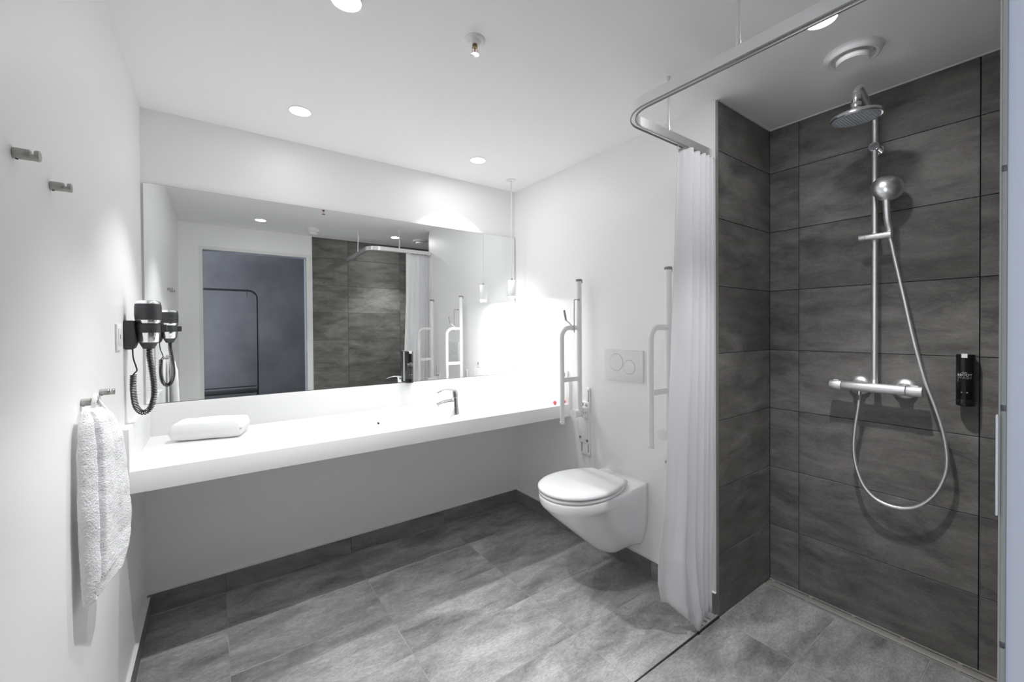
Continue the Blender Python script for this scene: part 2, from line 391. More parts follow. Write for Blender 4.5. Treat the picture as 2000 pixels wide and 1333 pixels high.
# clothes rack in the hall
rk = thing('clothes_rack', 'black tubular clothes rack with rounded corner in the hallway, seen in the mirror', 'clothes rack', (0.18, -3.55, 0))
b = B(); b.tube(fillet([(-0.32, -3.55, 0.0), (-0.32, -3.55, 1.765), (0.685, -3.55, 1.765), (0.685, -3.55, 0.0)], 0.09), 0.012, 12); obj('frame', b, BLACK, rk)
b = B(); b.cyl((-0.32, -3.55, 0.60), (0.685, -3.55, 0.60), 0.006, 12); obj('crossbar', b, BLACK, rk)
b = B(); b.box((-0.31, -3.66, 0.535), (0.675, -3.42, 0.56), 0.003); obj('shelf', b, BLACK, rk)
for x in (-0.32, 0.685):
    b = B(); b.tube([(x, -3.72, 0.012), (x, -3.38, 0.012)], 0.012, 10); obj('foot', b, BLACK, rk)
hk = thing('hanger_hook', 'small black hook hanging from the top bar of the clothes rack', 'hook', (0.585, -3.55, 1.70))
b = B(); b.tube(curve_pts([(0.585, -3.563, 1.74), (0.585, -3.568, 1.765), (0.585, -3.55, 1.782), (0.585, -3.532, 1.765), (0.585, -3.535, 1.72), (0.585, -3.545, 1.69)], 6), 0.003, 8); obj('wire', b, BLACK, hk)
# ================================================================== CEILING FITTINGS
def downlight(x, y, label, power=1.0, cone=112, blend=0.7, aim=(0, 0), r=0.043, wide=3.0):
    t = thing('downlight', label, 'ceiling light', (x, y, H), 'recessed ceiling downlights')
    b = B(); pr = [(r+0.004, 0), (r+0.0035, -0.003), (r+0.001, -0.0045), (r, -0.003), (r, -0.0005)]
    rs = [[Vector((x+p[0]*math.cos(2*PI*k/40), y+p[0]*math.sin(2*PI*k/40), H+p[1])) for k in range(40)] for p in pr]
    b.rings(rs, False, False); obj('trim_ring', b, WPLAS, t)
    b = B(); b.lathe([(r, -0.0008), (r, -0.0022), (0.0001, -0.0026)], (x, y, H), (0, 0, 1), 40); obj('diffuser', b, GLOW, t)
    l = bpy.data.lights.new('spot', 'SPOT'); l.energy = LAMP_W*power; l.spot_size = math.radians(cone); l.spot_blend = blend
    l.shadow_soft_size = 0.018; l.color = (0.985, 0.99, 1.0)
    lo = bpy.data.objects.new('spot', l); link(lo, t); lo.location = (0, 0, -0.03); lo.rotation_euler = (aim[0], aim[1], 0)
    l = bpy.data.lights.new('glow', 'AREA'); l.shape = 'DISK'; l.size = 0.075; l.energy = wide; l.color = (0.985, 0.99, 1.0)
    lo = bpy.data.objects.new('glow', l); link(lo, t); lo.location = (0, 0, -0.006)
    return t
downlight(0.594, -1.175, 'round downlight at the top edge of the picture, nearest the left wall middle', 1.6, 80, 1.0, wide=0.5)
downlight(0.588, -0.375, 'round downlight above the left half of the mirror', 0.55, 84, 0.45, (-0.14, 0.09), wide=0.7)
downlight(1.536, -0.362, 'round downlight above the right half of the mirror, beside the pendant', 0.48, 84, 0.5, (0.34, 0.0), wide=1.6)
downlight(0.613, -1.975, 'round downlight in front of the doorway, seen only in the mirror', 1.0, 62, 1.0, wide=0.3)
downlight(1.868, -1.995, 'round downlight over the shower, partly behind the curtain rail', 0.95, 84, 0.7, (-0.12, 0.0), wide=3.2)
# sprinkler
sx, sy = 1.0, -1.25
t = thing('fire_sprinkler', 'chrome fire sprinkler with a red glass bulb in the middle of the ceiling', 'sprinkler', (sx, sy, H))
b = B(); b.lathe([(0.036, 0), (0.036, -0.002), (0.033, -0.005), (0.022, -0.007), (0.019, -0.014), (0.012, -0.016)], (sx, sy, H), (0, 0, 1), 32); obj('escutcheon', b, WPLAS, t)
b = B(); b.lathe([(0.008, -0.012), (0.008, -0.020), (0.009, -0.020), (0.009, -0.026), (0.005, -0.026)], (sx, sy, H), (0, 0, 1), 16); obj('body', b, BRASS, t)
b = B()
for s in (-1, 1): b.tube(curve_pts([(sx+s*0.009, sy, H-0.024), (sx+s*0.012, sy, H-0.036), (sx+s*0.004, sy, H-0.05)], 5), 0.0018, 8)
obj('yoke', b, CHROME, t)
b = B(); b.lathe([(0.0001, -0.027), (0.0022, -0.029), (0.0022, -0.045), (0.0001, -0.048)], (sx, sy, H), (0, 0, 1), 12); obj('bulb', b, RED, t)
b = B(); b.lathe([(0.0001, -0.049), (0.015, -0.050), (0.015, -0.0515), (0.005, -0.053), (0.0001, -0.053)], (sx, sy, H), (0, 0, 1), 20); obj('deflector', b, CHROME, t)
# smoke detector
sx, sy = 1.067, -2.07
t = thing('smoke_detector', 'white smoke detector on the ceiling before the doorway, seen in the mirror', 'smoke detector', (sx, sy, H))
b = B(); b.lathe([(0.058, 0), (0.058, -0.014), (0.054, -0.016), (0.054, -0.020)], (sx, sy, H), (0, 0, 1), 32); obj('base', b, WPLAS, t)
b = B(); b.lathe([(0.054, -0.020), (0.052, -0.034), (0.038, -0.037), (0.038, -0.055), (0.030, -0.062), (0.0001, -0.063)], (sx, sy, H), (0, 0, 1), 32); obj('sensor', b, WPLAS, t)
# ventilation valve
vx, vy = 2.160, -2.0
t = thing('ventilation_valve', 'round white exhaust valve on the ceiling over the shower', 'ceiling vent', (vx, vy, H))
b = B()
pr = [(0.088, 0), (0.088, -0.005), (0.083, -0.016), (0.074, -0.021), (0.066, -0.019), (0.061, -0.008), (0.060, 0.0)]
b.rings([[Vector((vx+p[0]*math.cos(2*PI*k/48), vy+p[0]*math.sin(2*PI*k/48), H+p[1])) for k in range(48)] for p in pr], False, False); obj('ring', b, WPLAS, t)
b = B(); b.lathe([(0.02, 0), (0.02, -0.014), (0.045, -0.016), (0.051, -0.020), (0.051, -0.032), (0.046, -0.037), (0.0001, -0.039)], (vx, vy, H), (0, 0, 1), 48); obj('cone', b, WPLAS, t)
# pendant
px_, py_ = 1.895, -0.195
t = thing('pendant_lamp', 'small white cylinder pendant lamp hanging before the mirror by the right wall', 'pendant lamp', (px_, py_, H))
b = B(); b.lathe([(0.034, 0), (0.034, -0.004), (0.030, -0.006), (0.006, -0.007), (0.006, -0.012), (0.0001, -0.012)], (px_, py_, H), (0, 0, 1), 32); obj('canopy', b, WPLAS, t)
b = B(); b.cyl((px_, py_, 1.62), (px_, py_, H-0.01), 0.0028, 8); obj('cord', b, WPLAS, t)
b = B(); b.cyl((px_, py_, 1.612), (px_, py_, 1.626), 0.006, 12); obj('cable_gland', b, STEEL, t)
b = B(); b.lathe([(0.0001, 1.614), (0.026, 1.613), (0.027, 1.611), (0.027, 1.505), (0.0255, 1.503), (0.024, 1.505), (0.024, 1.52), (0.0001, 1.52)], (px_, py_, 0), (0, 0, 1), 32); obj('shade', b, WPLAS, t)
b = B(); b.lathe([(0.0001, 1.507), (0.022, 1.506), (0.0235, 1.499), (0.021, 1.494), (0.0001, 1.492)], (px_, py_, 0), (0, 0, 1), 32); obj('diffuser', b, GLOWP, t)
l = bpy.data.lights.new('glow', 'AREA'); l.shape = 'DISK'; l.size = 0.045; l.energy = PEND_W; l.color = (0.985, 0.99, 1.0)
lo = bpy.data.objects.new('glow', l); link(lo, t); lo.location = (0, 0, 1.489-H)
# ================================================================== CURTAIN RAIL + CURTAIN
RZ = 2.060
t = thing('curtain_rail', 'white flat L-shaped shower curtain rail hung from the ceiling', 'curtain rail', (1.43, -1.51, RZ))
path = fillet([(W, -1.515, RZ), (1.443, -1.515, RZ), (1.472, -D+0.001, RZ)], 0.11, 16)
b = B(); b.tube(path, 0.005, flat=(0.0055, 0.0195)); obj('rail', b, ALU, t)
b = B()
for dx in (-0.0042, 0.0042):
    pp_ = [Vector(p) for p in path]; pp2 = []
    for i, p in enumerate(pp_):
        tt = (pp_[min(i+1, len(pp_)-1)]-pp_[max(i-1, 0)]).normalized(); n_ = tt.cross(Vector((0, 0, 1)))
        pp2.append(p+n_*dx*2.1-Vector((0, 0, 0.0205)))
    b.tube(pp2, 0.003, flat=(0.0018, 0.0022))
obj('lower_lip', b, ALUD, t)
for hx, hy in ((1.456, -1.93), (1.738, -1.515)):
    b = B(); b.cyl((hx, hy, RZ+0.015), (hx, hy, H), 0.0045, 12); b.cyl((hx, hy, RZ+0.018), (hx, hy, RZ+0.034), 0.0065, 12); b.cyl((hx, hy, H-0.012), (hx, hy, H), 0.008, 12); obj('hanger', b, ALU, t)
def curtain():
    b = B(); NT, NZ = 150, 60
    ztop = RZ-0.021
    def lerp(tab, q):
        for (a, va), (c, vc) in zip(tab, tab[1:]):
            if q <= c: return va+(vc-va)*(q-a)/(c-a)
        return tab[-1][1]
    XL = [(0, 1.805), (0.25, 1.795), (0.5, 1.772), (0.75, 1.742), (0.88, 1.722), (0.95, 1.735), (1, 1.77)]
    XR = [(0, 2.050), (0.5, 2.048), (0.8, 2.038), (1, 2.018)]
    HEM = [(0, 0.125), (0.10, 0.12), (0.30, 0.065), (0.47, 0.012), (0.50, 0.012), (0.54, 0.045), (0.66, 0.030), (0.8, 0.022), (0.9, 0.035), (1.0, 0.030)]
    rows_ = []
    for iz in range(NZ+1):
        v = iz/NZ; row = []
        for it in range(NT+1):
            q = it/NT
            xl, xr = lerp(XL, v), lerp(XR, v)
            x = xl+(xr-xl)*q
            hem = lerp(HEM, q)
            z = ztop+(hem-ztop)*v
            qq = 0.22*q+0.78*q**2.1; ph = 2*PI*(5.3*qq+0.10*math.sin(2.2*v+3*q))
            amp = (0.021+0.007*v)*(0.8+0.2*math.sin(7*q+1))
            if q > 0.72: amp *= 0.8
            # a broad flat panel on the left, tight pleats on the right
            y = -1.516 + amp*math.sin(ph+0.8*v) + 0.005*math.sin(2*ph+2*v)
            y += 0.010*noise.noise(Vector((q*3, v*2.5, 1.3)))*v
            y += 0.0025*noise.noise(Vector((q*14, v*9, 4.3)))*(0.3+v)
            x += 0.010*math.cos(ph)*(1-abs(2*q-1))
            if iz == 0 or iz == 1: y += 0.002*math.sin(60*q)
            # tip pulled forward near the hem
            y -= 0.030*max(0, v-0.85)/0.15*math.exp(-((q-0.48)/0.10)**2)
            y += 0.035*max(0, v-0.80)/0.20*math.exp(-((q-0.0)/0.25)**2)
            y = max(y, -1.5415 if x > 2.04 else -1.56)
            row.append(Vector((x, y, z)))
        rows_.append(row)
    b.rings(rows_, closed=False)
    o = obj('shower_curtain', b, CURT, label='white fabric shower curtain gathered at the niche corner', cat='curtain', auto=False)
    md = o.modifiers.new('solid', 'SOLIDIFY'); md.thickness = 0.0018; md.offset = 0
    return o
cu = curtain()
# ================================================================== COUNTER
def counter():
    t = thing('vanity_counter', 'long white solid surface washbasin counter under the mirror', 'counter', (W/2, -0.3, 0.735))
    CX, CY, EA, EB = 1.07, -0.395, 0.262, 0.152; N = 96; ZT = 0.81; g = 0.002
    x0, x1, y0, y1 = 0.022, W-0.022, -0.600, -0.022
    b = B()
    def rect(a):
        c, s = math.cos(a), math.sin(a); tx = (x1-CX)/c if c > 0 else (x0-CX)/c if c < 0 else 1e9; ty = (y1-CY)/s if s > 0 else (y0-CY)/s if s < 0 else 1e9
        k = min(tx, ty); return Vector((CX+c*k, CY+s*k, ZT))
    angs = [2*PI*k/N for k in range(N)]
    for cx_, cy_ in ((x0, y0), (x1, y0), (x1, y1), (x0, y1)):
        a = math.atan2(cy_-CY, cx_-CX) % (2*PI); k = min(range(len(angs)), key=lambda i: abs(angs[i]-a)); angs[k] = a
    out = [rect(a) for a in angs]
    def ell(s, z): return [Vector((CX+EA*s*math.cos(math.atan2(math.sin(a)*EA, math.cos(a)*EB)), CY+EB*s*math.sin(math.atan2(math.sin(a)*EA, math.cos(a)*EB)), z)) for a in angs]
    rr = [out, ell(1.04, ZT), ell(1.01, ZT-0.001), ell(0.98, ZT-0.004), ell(0.93, ZT-0.013), ell(0.85, ZT-0.028), ell(0.74, ZT-0.044), ell(0.60, ZT-0.057), ell(0.40, ZT-0.066), ell(0.15, ZT-0.070), ell(0.01, ZT-0.0705)]
    b.rings(rr, cap0=False)
    obj('worktop', b, SOLID, t, auto=False)
    b = B()
    b.box((0, -0.600, 0.735), (W, -0.582, ZT-0.0001), 0.0008)
    b.box((0, -0.583, 0.735), (W, 0, 0.739)); obj('apron', b, SOLID, t)
    b = B(); b.box((0, -0.022, ZT-0.01), (W, 0, 0.955), 0.0015); obj('splashback', b, SOLID, t)
    b = B(); b.box((0, -0.6002, ZT-0.03), (0.0225, -0.021, 0.955), 0.0015); obj('splashback', b, SOLID, t)
    b = B(); b.box((W-0.0225, -0.6002, ZT-0.03), (W, -0.021, 0.955), 0.0015); obj('splashback', b, SOLID, t)
    # overflow hole on the back left wall of the bowl
    p = Vector((0.955, -0.288, 0.7875)); nrm = Vector((0.25, -0.75, 0.6)).normalized()
    b = B(); b.cyl(p-nrm*0.004, p+nrm*0.0015, 0.0105, 20); obj('overflow_ring', b, SATIN, t)
    b = B(); b.cyl(p+nrm*0.0012, p+nrm*0.0022, 0.0065, 16); obj('overflow_hole', b, DARK, t)
    b = B(); b.lathe([(0.026, 0), (0.026, 0.003), (0.022, 0.006), (0.0001, 0.008)], (CX, CY, ZT-0.0705), (0, 0, 1), 24); obj('drain_plug', b, CHROME, t)
counter()
# faucet
fx, fy = 1.342, -0.425
t = thing('basin_faucet', 'chrome single lever mixer tap on the counter beside the basin', 'faucet', (fx, fy, 0.81))
b = B()
def sect(cx, cy, z, a, bb, n=20, p=2.6): return [Vector((cx+a*(abs(math.cos(2*PI*k/n))**(2/p))*math.copysign(1, math.cos(2*PI*k/n)), cy+bb*(abs(math.sin(2*PI*k/n))**(2/p))*math.copysign(1, math.sin(2*PI*k/n)), z)) for k in range(n)]
b.rings([sect(fx, fy, 0.8106, 0.026, 0.024), sect(fx, fy, 0.8130, 0.026, 0.024), sect(fx-0.001, fy, 0.816, 0.0235, 0.022), sect(fx-0.003, fy, 0.85, 0.021, 0.020), sect(fx-0.006, fy, 0.885, 0.020, 0.020), sect(fx-0.008, fy, 0.905, 0.021, 0.021)])
obj('body', b, CHROME, t)
b = B()
rs = []
for k in range(9):
    q = k/8; cx = fx-0.012-q*0.105; cz = 0.884-q*0.004+0.006*math.sin(q*PI)-q*0.006; hw = 0.019-0.004*q; hh = 0.013-0.006*q
    rs.append([Vector((cx, fy+hw*math.cos(2*PI*j/16), cz+hh*math.sin(2*PI*j/16))) for j in range(16)])
b.rings(rs); b.cyl((fx-0.107, fy, 0.868), (fx-0.107, fy, 0.876), 0.011, 16)
obj('spout', b, CHROME, t)
b = B()
b.rings([sect(fx-0.008, fy, 0.907, 0.021, 0.021), sect(fx-0.008, fy, 0.925, 0.022, 0.021), sect(fx-0.010, fy, 0.942, 0.021, 0.019), sect(fx-0.011, fy, 0.949, 0.014, 0.013)])
rs = []
for k in range(10):
    q = k/9; cx = fx-0.008-q*0.102; cz = 0.944+0.010*math.sin(q*PI*0.8)-0.012*q*q; hw = 0.017-0.007*q; hh = 0.006-0.0035*q
    rs.append([Vector((cx, fy+hw*math.cos(2*PI*j/14), cz+hh*math.sin(2*PI*j/14))) for j in range(14)])
b.rings(rs)
obj('lever', b, CHROME, t)
# folded towel on the counter
def folded_towel():
    t = thing('folded_towel', 'white folded terry towel lying on the counter, left end', 'towel', (0.23, -0.16, 0.81))
    c0, c1 = Vector((0.095, -0.222)), Vector((0.352, -0.292))     # front edge
    dx = (c1-c0); L = dx.length; ux = dx.normalized(); uy = Vector((-ux.y, ux.x)); DEP = 0.165
    o0 = (c0+c1)/2+uy*DEP/2
    nl = 2; z = 0.8112
    for k in range(1):
        hgt = 0.080
        b = B(); ins = 0.002*k
        NX, NY = 26, 18
        def surf(sx, sy, top):
            ex = 1-abs(sx)**14; ey = 1-abs(sy)**6
            prof = max(0.0, min(ex, ey))**0.42
            lx = sx*(L/2-ins); ly = sy*(DEP/2-ins)
            m_ = z+hgt/2; h_ = hgt/2*prof
            h_ *= 1+0.10*noise.noise(Vector((sx*2, sy*2, k*3.1)))
            p = o0+ux*lx+uy*ly
            zz = m_+h_ if top else m_-h_
            zz += 0.0012*noise.noise(Vector((sx*9, sy*9, k+7.0)))
            return Vector((p.x, p.y, max(zz, 0.8105)))
        import itertools
        for top in (True, False):
            rs = [[surf(-1+2*i/NX, -1+2*j/NY, top) for i in range(NX+1)] for j in range(NY+1)]
            b.rings(rs, closed=False)
        bmesh.ops.remove_doubles(b.bm, verts=b.bm.verts[:], dist=0.0012)
        obj('fold', b, CLOTH, t, auto=False)
        z += hgt*0.97
folded_towel()
# mirror
b = B(); b.use(MEDGE).box((0.008, -0.0075, 0.957), (W-0.008, -0.0005, 1.9535))
b.use(MIR).quad([(0.0085, -0.0078, 0.9575), (W-0.0085, -0.0078, 0.9575), (W-0.0085, -0.0078, 1.953), (0.0085, -0.0078, 1.953)])
obj('wall_mirror', b, label='large frameless mirror on the back wall above the counter', cat='mirror')
# ================================================================== SOAP DISPENSERS
def dispenser(loc, out, label, upmark=True):
    """loc: wall point at bottom; out: unit vector from wall"""
    t = thing('soap_dispenser', label, 'soap dispenser', loc, 'black wall soap dispensers')
    o = Vector(loc); n = Vector(out); c = o+n*0.030
    b = B()
    side = n.cross(Vector((0, 0, 1)))
    def rr(s, z, r=0.0255): return [c+Vector((0, 0, z))+ (n*math.cos(2*PI*k/32)+side*math.sin(2*PI*k/32))*r*s for k in range(32)]
    b.rings([rr(0.93, 0), rr(0.99, 0.002), rr(1, 0.006), rr(1, 0.024), rr(0.985, 0.0245), rr(0.985, 0.0255), rr(1, 0.026), rr(1, 0.188), rr(0.98, 0.192), rr(0.9, 0.193)])
    obj('bottle', b, BGLOSS, t)
    b = B()
    h = 0.010
    for s in (-1, 1): pass
    pr = [o+side*a+n*d for a, d in ((-0.020, 0.0005), (0.020, 0.0005), (0.020, 0.02), (-0.020, 0.02))]
    b.rings([[p+Vector((0, 0, 0.008)) for p in pr], [p+Vector((0, 0, 0.19)) for p in pr]], smooth=False)
    obj('wall_bracket', b, SATIN, t)
    b = B()
    b.rings([[c+n*0.0262*ca+side*sa*0.026+Vector((0, 0, zz)) for ca, sa in ((1.0, -0.3), (1.02, 0), (1.0, 0.3), (0.2, 0.3), (0.2, -0.3))] for zz in (0.181, 0.1955)], smooth=False)
    obj('push_button', b, WPLAS, t, label='light grey push button')
    # print, bent on the bottle front
    def put(body, size, z, m, nm_):
        X = side*-1 if False else side
        mt = Matrix.Identity(4)
        xa = n.cross(Vector((0, 0, 1))) * -1
        for j in range(3): mt[j][0] = xa[j]; mt[j][1] = (0, 0, 1)[j]; mt[j][2] = n[j]
        q = textobj(nm_, body, size, m, t, Matrix.Identity(4))
        for v in q.data.vertices:
            a = v.co.x/0.0255
            d = n*math.cos(a)+xa*math.sin(a)
            p = c+d*(0.0257+abs(v.co.z)*0.3)+Vector((0, 0, z+v.co.y))
            v.co = p
    put('HAIR', 0.0060, 0.1235, PRINT, 'label_text'); put('&BODY', 0.0125, 0.1130, PRINT, 'label_text'); put('WASH', 0.0135, 0.1020, PRINTG, 'label_text')
    put('—————', 0.004, 0.079, GOLD, 'label_text'); put('•  •', 0.016, 0.046, PRINT, 'label_text')
    return t
dispenser((SW, -2.243, 0.986), Vector((-1, 0.28, 0)).normalized() if False else Vector((-1, 0, 0)), 'black soap dispenser with white print on the dark shower tiles')
dispenser((1.225, -0.0085, 0.956), Vector((0, -1, 0)), 'black soap dispenser mounted on the mirror above the basin')
# ================================================================== HOOKS
def hook(y, z, label):
    t = thing('towel_hook', label, 'hook', (0, y, z), 'wall hooks on the left wall')
    b = B(); r = 0.0088; L = 0.030
    b.cyl((0, y, z), (0.0195, y, z), r, 28, bev=0.0012)
    b.cyl((0.0240, y, z), (L, y, z), r, 28, bev=0.0012)
    rs = [[Vector((x, y+r*0.97*math.cos(a), z+r*0.97*math.sin(a))) for a in [PI+ (k/10)*PI for k in range(11)]] for x in (0.019, 0.0245)]
    b.rings(rs)
    obj('peg', b, STEEL, t)
    b = B(); b.cyl((0.004, y-0.0, z-r-0.001), (0.004, y, z-r+0.002), 0.002, 10); obj('grub_screw', b, DGREY, t)
    return t
hook(-1.489, 1.578, 'brushed steel hook, upper pair, nearer the camera')
hook(-1.299, 1.578, 'brushed steel hook, upper pair, nearer the mirror')
hook(-1.093, 1.118, 'brushed steel hook, lower pair, holding the hanging towel')
hook(-0.888, 1.118, 'brushed steel hook, lower pair, empty, beside the hanging towel')
# hanging towel
def hanging_towel():
    t = thing('hanging_towel', 'white terry hand towel hanging by its loop from the lower hook', 'towel', (0.025, -1.09, 1.118))
    b = B(); NZ, NC = 90, 96
    def lerp(tab, q):
        for (a, va), (c, vc) in zip(tab, tab[1:]):
            if q <= c: return va+(vc-va)*(q-a)/(c-a)
        return tab[-1][1]
    # wall-side end A and room-side end B of the towel's section, in plan
    AX = [(0, 0.014), (0.1, 0.012), (0.5, 0.013), (1, 0.016)]; AY = [(0, -1.165), (0.1, -1.185), (0.5, -1.20), (1, -1.19)]
    BX = [(0, 0.028), (0.06, 0.045), (0.2, 0.058), (0.45, 0.062), (0.75, 0.064), (1, 0.058)]; BY = [(0, -1.07), (0.1, -1.035), (0.3, -1.01), (0.78, -0.980), (0.92, -1.005), (1, -1.04)]
    TH = [(0, 0.010), (0.06, 0.017), (0.4, 0.020), (0.9, 0.020), (1, 0.012)]
    rs = []
    for i in range(NZ+1):
        v = i/NZ; a = Vector((lerp(AX, v), lerp(AY, v))); c = Vector((lerp(BX, v), lerp(BY, v))); d = c-a; L = d.length; u = d/L; n = Vector((u.y, -u.x))
        if n.y > 0: n = -n
        th = lerp(TH, v); row = []
        zl = 1.105-v*(1.105-0.667); zr = 1.105-v*(1.105-0.690)
        for k in range(NC):
            an = 2*PI*k/NC; s = math.cos(an); o_ = math.sin(an)
            sx = 0.5+0.5*math.copysign(abs(s)**0.6, s)
            off = th*math.copysign(abs(o_)**0.7, o_)
            if off > 0: # camera side: vertical folds
                off *= 1-0.85*math.exp(-((sx-0.20-0.015*math.sin(4*v))/0.03)**2)
                off *= 1-0.18*math.exp(-((sx-0.58-0.06*v)/0.06)**2)*(1-0.75*v)
                off *= 1+0.25*math.sin(5*sx+2*v)
            else: off *= 0.45
            p = a+d*sx+n*off
            q = sx
            z = zl+(zr-zl)*q**1.1
            if v > 0.93: z += 0.0
            row.append(Vector((max(p.x, 0.0035), p.y, z)))
        rs.append(row)
    b.rings(rs)
    for f in b.bm.faces: f.smooth = True
    o = obj('cloth', b, TERRY, t, auto=False)
    s = o.modifiers.new('sub', 'SUBSURF'); s.levels = 2; s.render_levels = 2
    tx = bpy.data.textures.new('terry', 'CLOUDS'); tx.noise_scale = 0.003; tx.noise_depth = 1
    dm = o.modifiers.new('pile', 'DISPLACE'); dm.texture = tx; dm.strength = 0.0017; dm.mid_level = 0.5; dm.texture_coords = 'LOCAL'
    tx2 = bpy.data.textures.new('drape', 'CLOUDS'); tx2.noise_scale = 0.06
    dm = o.modifiers.new('drape', 'DISPLACE'); dm.texture = tx2; dm.strength = 0.006; dm.mid_level = 0.5; dm.texture_coords = 'LOCAL'
    b = B(); b.tube(curve_pts([(0.020, -1.100, 1.085), (0.0245, -1.108, 1.118), (0.0252, -1.095, 1.134), (0.0256, -1.080, 1.12), (0.036, -1.072, 1.098), (0.048, -1.068, 1.076)], 6), 0.0045, 10)
    obj('hanging_loop', b, CLOTH, t)
hanging_towel()
# ================================================================== HAIR DRYER
def dryer():
    y, x = -0.46, 0.063
    t = thing('hair_dryer', 'black and chrome hair dryer hanging nozzle down in a holder on the left wall', 'hair dryer', (0, y, 1.28))
    b = B()
    b.rings([[Vector((xx, y-0.045+(q*0.5), zz)) for xx, zz, q in ((0.0, z0, 0), (0.0, z0, 0.09))] for z0 in (0, 0)], closed=False) if False else None
    prof = [(0.0, 1.222), (0.024, 1.222), (0.033, 1.245), (0.030, 1.29), (0.028, 1.325), (0.0, 1.325)]
    b.rings([[Vector((a, yy, c)) for a, c in prof] for yy in (-0.505, -0.425)], smooth=False)
    bmesh.ops.bevel(b.bm, geom=b.bm.edges[:], offset=0.003, segments=2, affect='EDGES')
    obj('wall_holder', b, DGREY, t)
    b = B(); pr = [(0.034, 1.282), (0.0385, 1.282), (0.0385, 1.312), (0.034, 1.312)]
    b.rings([[Vector((x+p[0]*math.cos(2*PI*k/36), y+p[0]*math.sin(2*PI*k/36), p[1])) for k in range(36)] for p in pr], False, False, loop=True)
    b.box((0.012, y-0.012, 1.285), (0.03, y+0.012, 1.31)); b.box((x+0.036, y-0.010, 1.283), (x+0.052, y+0.010, 1.311), 0.002)
    obj('holder_ring', b, DGREY, t)
    b = B(); b.lathe([(0.026, 1.255), (0.031, 1.258), (0.0335, 1.28), (0.034, 1.315), (0.0376, 1.329), (0.0388, 1.345), (0.0385, 1.375), (0.037, 1.386), (0.034, 1.388)], (x, y, 0), (0, 0, 1), 40); obj('motor_housing', b, DGREY, t)
    b = B(); b.lathe([(0.0345, 1.315), (0.0362, 1.318), (0.0378, 1.3275), (0.0372, 1.3285)], (x, y, 0), (0, 0, 1), 40); obj('chrome_band', b, CHROME, t)
    b = B(); b.lathe([(0.034, 1.387), (0.0365, 1.387), (0.0355, 1.394), (0.030, 1.399), (0.024, 1.400), (0.0001, 1.3985)], (x, y, 0), (0, 0, 1), 40); obj('rear_cap', b, CHROME, t)
    b = B(); b.lathe([(0.0290, 1.246), (0.0308, 1.248), (0.0345, 1.281), (0.0335, 1.282)], (x, y, 0), (0, 0, 1), 40); obj('chrome_collar', b, CHROME, t)
    b = B(); b.lathe([(0.012, 1.222), (0.016, 1.222), (0.028, 1.247), (0.012, 1.247)], (x, y, 0), (0, 0, 1), 32); obj('nozzle', b, DGREY, t)
    b = B(); b.cyl((x+0.012, y+0.01, 1.34), (x+0.012, y+0.055, 1.345), 0.012, 16, bev=0.002); obj('handle', b, DGREY, t)
    # spiral cord
    lead = curve_pts([(0.020, -0.47, 1.224), (0.022, -0.475, 1.19), (0.030, -0.485, 1.16), (0.0325, -0.488, 1.145), (0.026, -0.49, 1.136), (0.022, -0.49, 1.128)], 6)
    b = B(); b.tube(lead, 0.0022, 8); obj('cord_lead', b, BLACK, t)
    mid = curve_pts([(0.023, -0.49, 1.13), (0.022, -0.49, 1.09), (0.024, -0.485, 1.04), (0.030, -0.482, 1.01), (0.042, -0.478, 0.992), (0.056, -0.473, 0.992), (0.069, -0.468, 1.012), (0.076, -0.465, 1.05), (0.075, -0.462, 1.10), (0.070, -0.461, 1.15), (0.065, -0.46, 1.19), (0.064, -0.46, 1.222)], 12)
    # resample by length and wind
    Ls = [0]
    for a, c in zip(mid, mid[1:]): Ls.append(Ls[-1]+(c-a).length)
    tot = Ls[-1]; turns = 66; per = 10; pts = []
    up = Vector((0, 1, 0)); j = 0
    for i in range(turns*per+1):
        s = tot*i/(turns*per)
        while j < len(Ls)-2 and Ls[j+1] < s: j += 1
        q = (s-Ls[j])/(Ls[j+1]-Ls[j]); p = mid[j].lerp(mid[j+1], q); tg = (mid[j+1]-mid[j]).normalized()
        v = up; n = tg.cross(v).normalized(); v = n.cross(tg)
        a = 2*PI*i/per; pts.append(p+(n*math.cos(a)+v*math.sin(a))*0.0078)
    b = B(); b.tube(pts, 0.0021, 6); obj('spiral_cord', b, BLACK, t)
dryer()
# wall socket, left wall
t = thing('wall_socket', 'white wall socket plate on the left wall beside the hair dryer', 'socket', (0, -0.61, 1.268))
b = B(); b.box((0, -0.655, 1.225), (0.006, -0.57, 1.312), 0.002); obj('cover_plate', b, PAINT, t)
b = B(); b.box((0.005, -0.640, 1.240), (0.0075, -0.585, 1.297), 0.001); obj('rocker', b, WPLAS, t)
b = B(); b.box((0.0074, -0.616, 1.262), (0.0078, -0.609, 1.276)); obj('slot', b, DGREY, t)
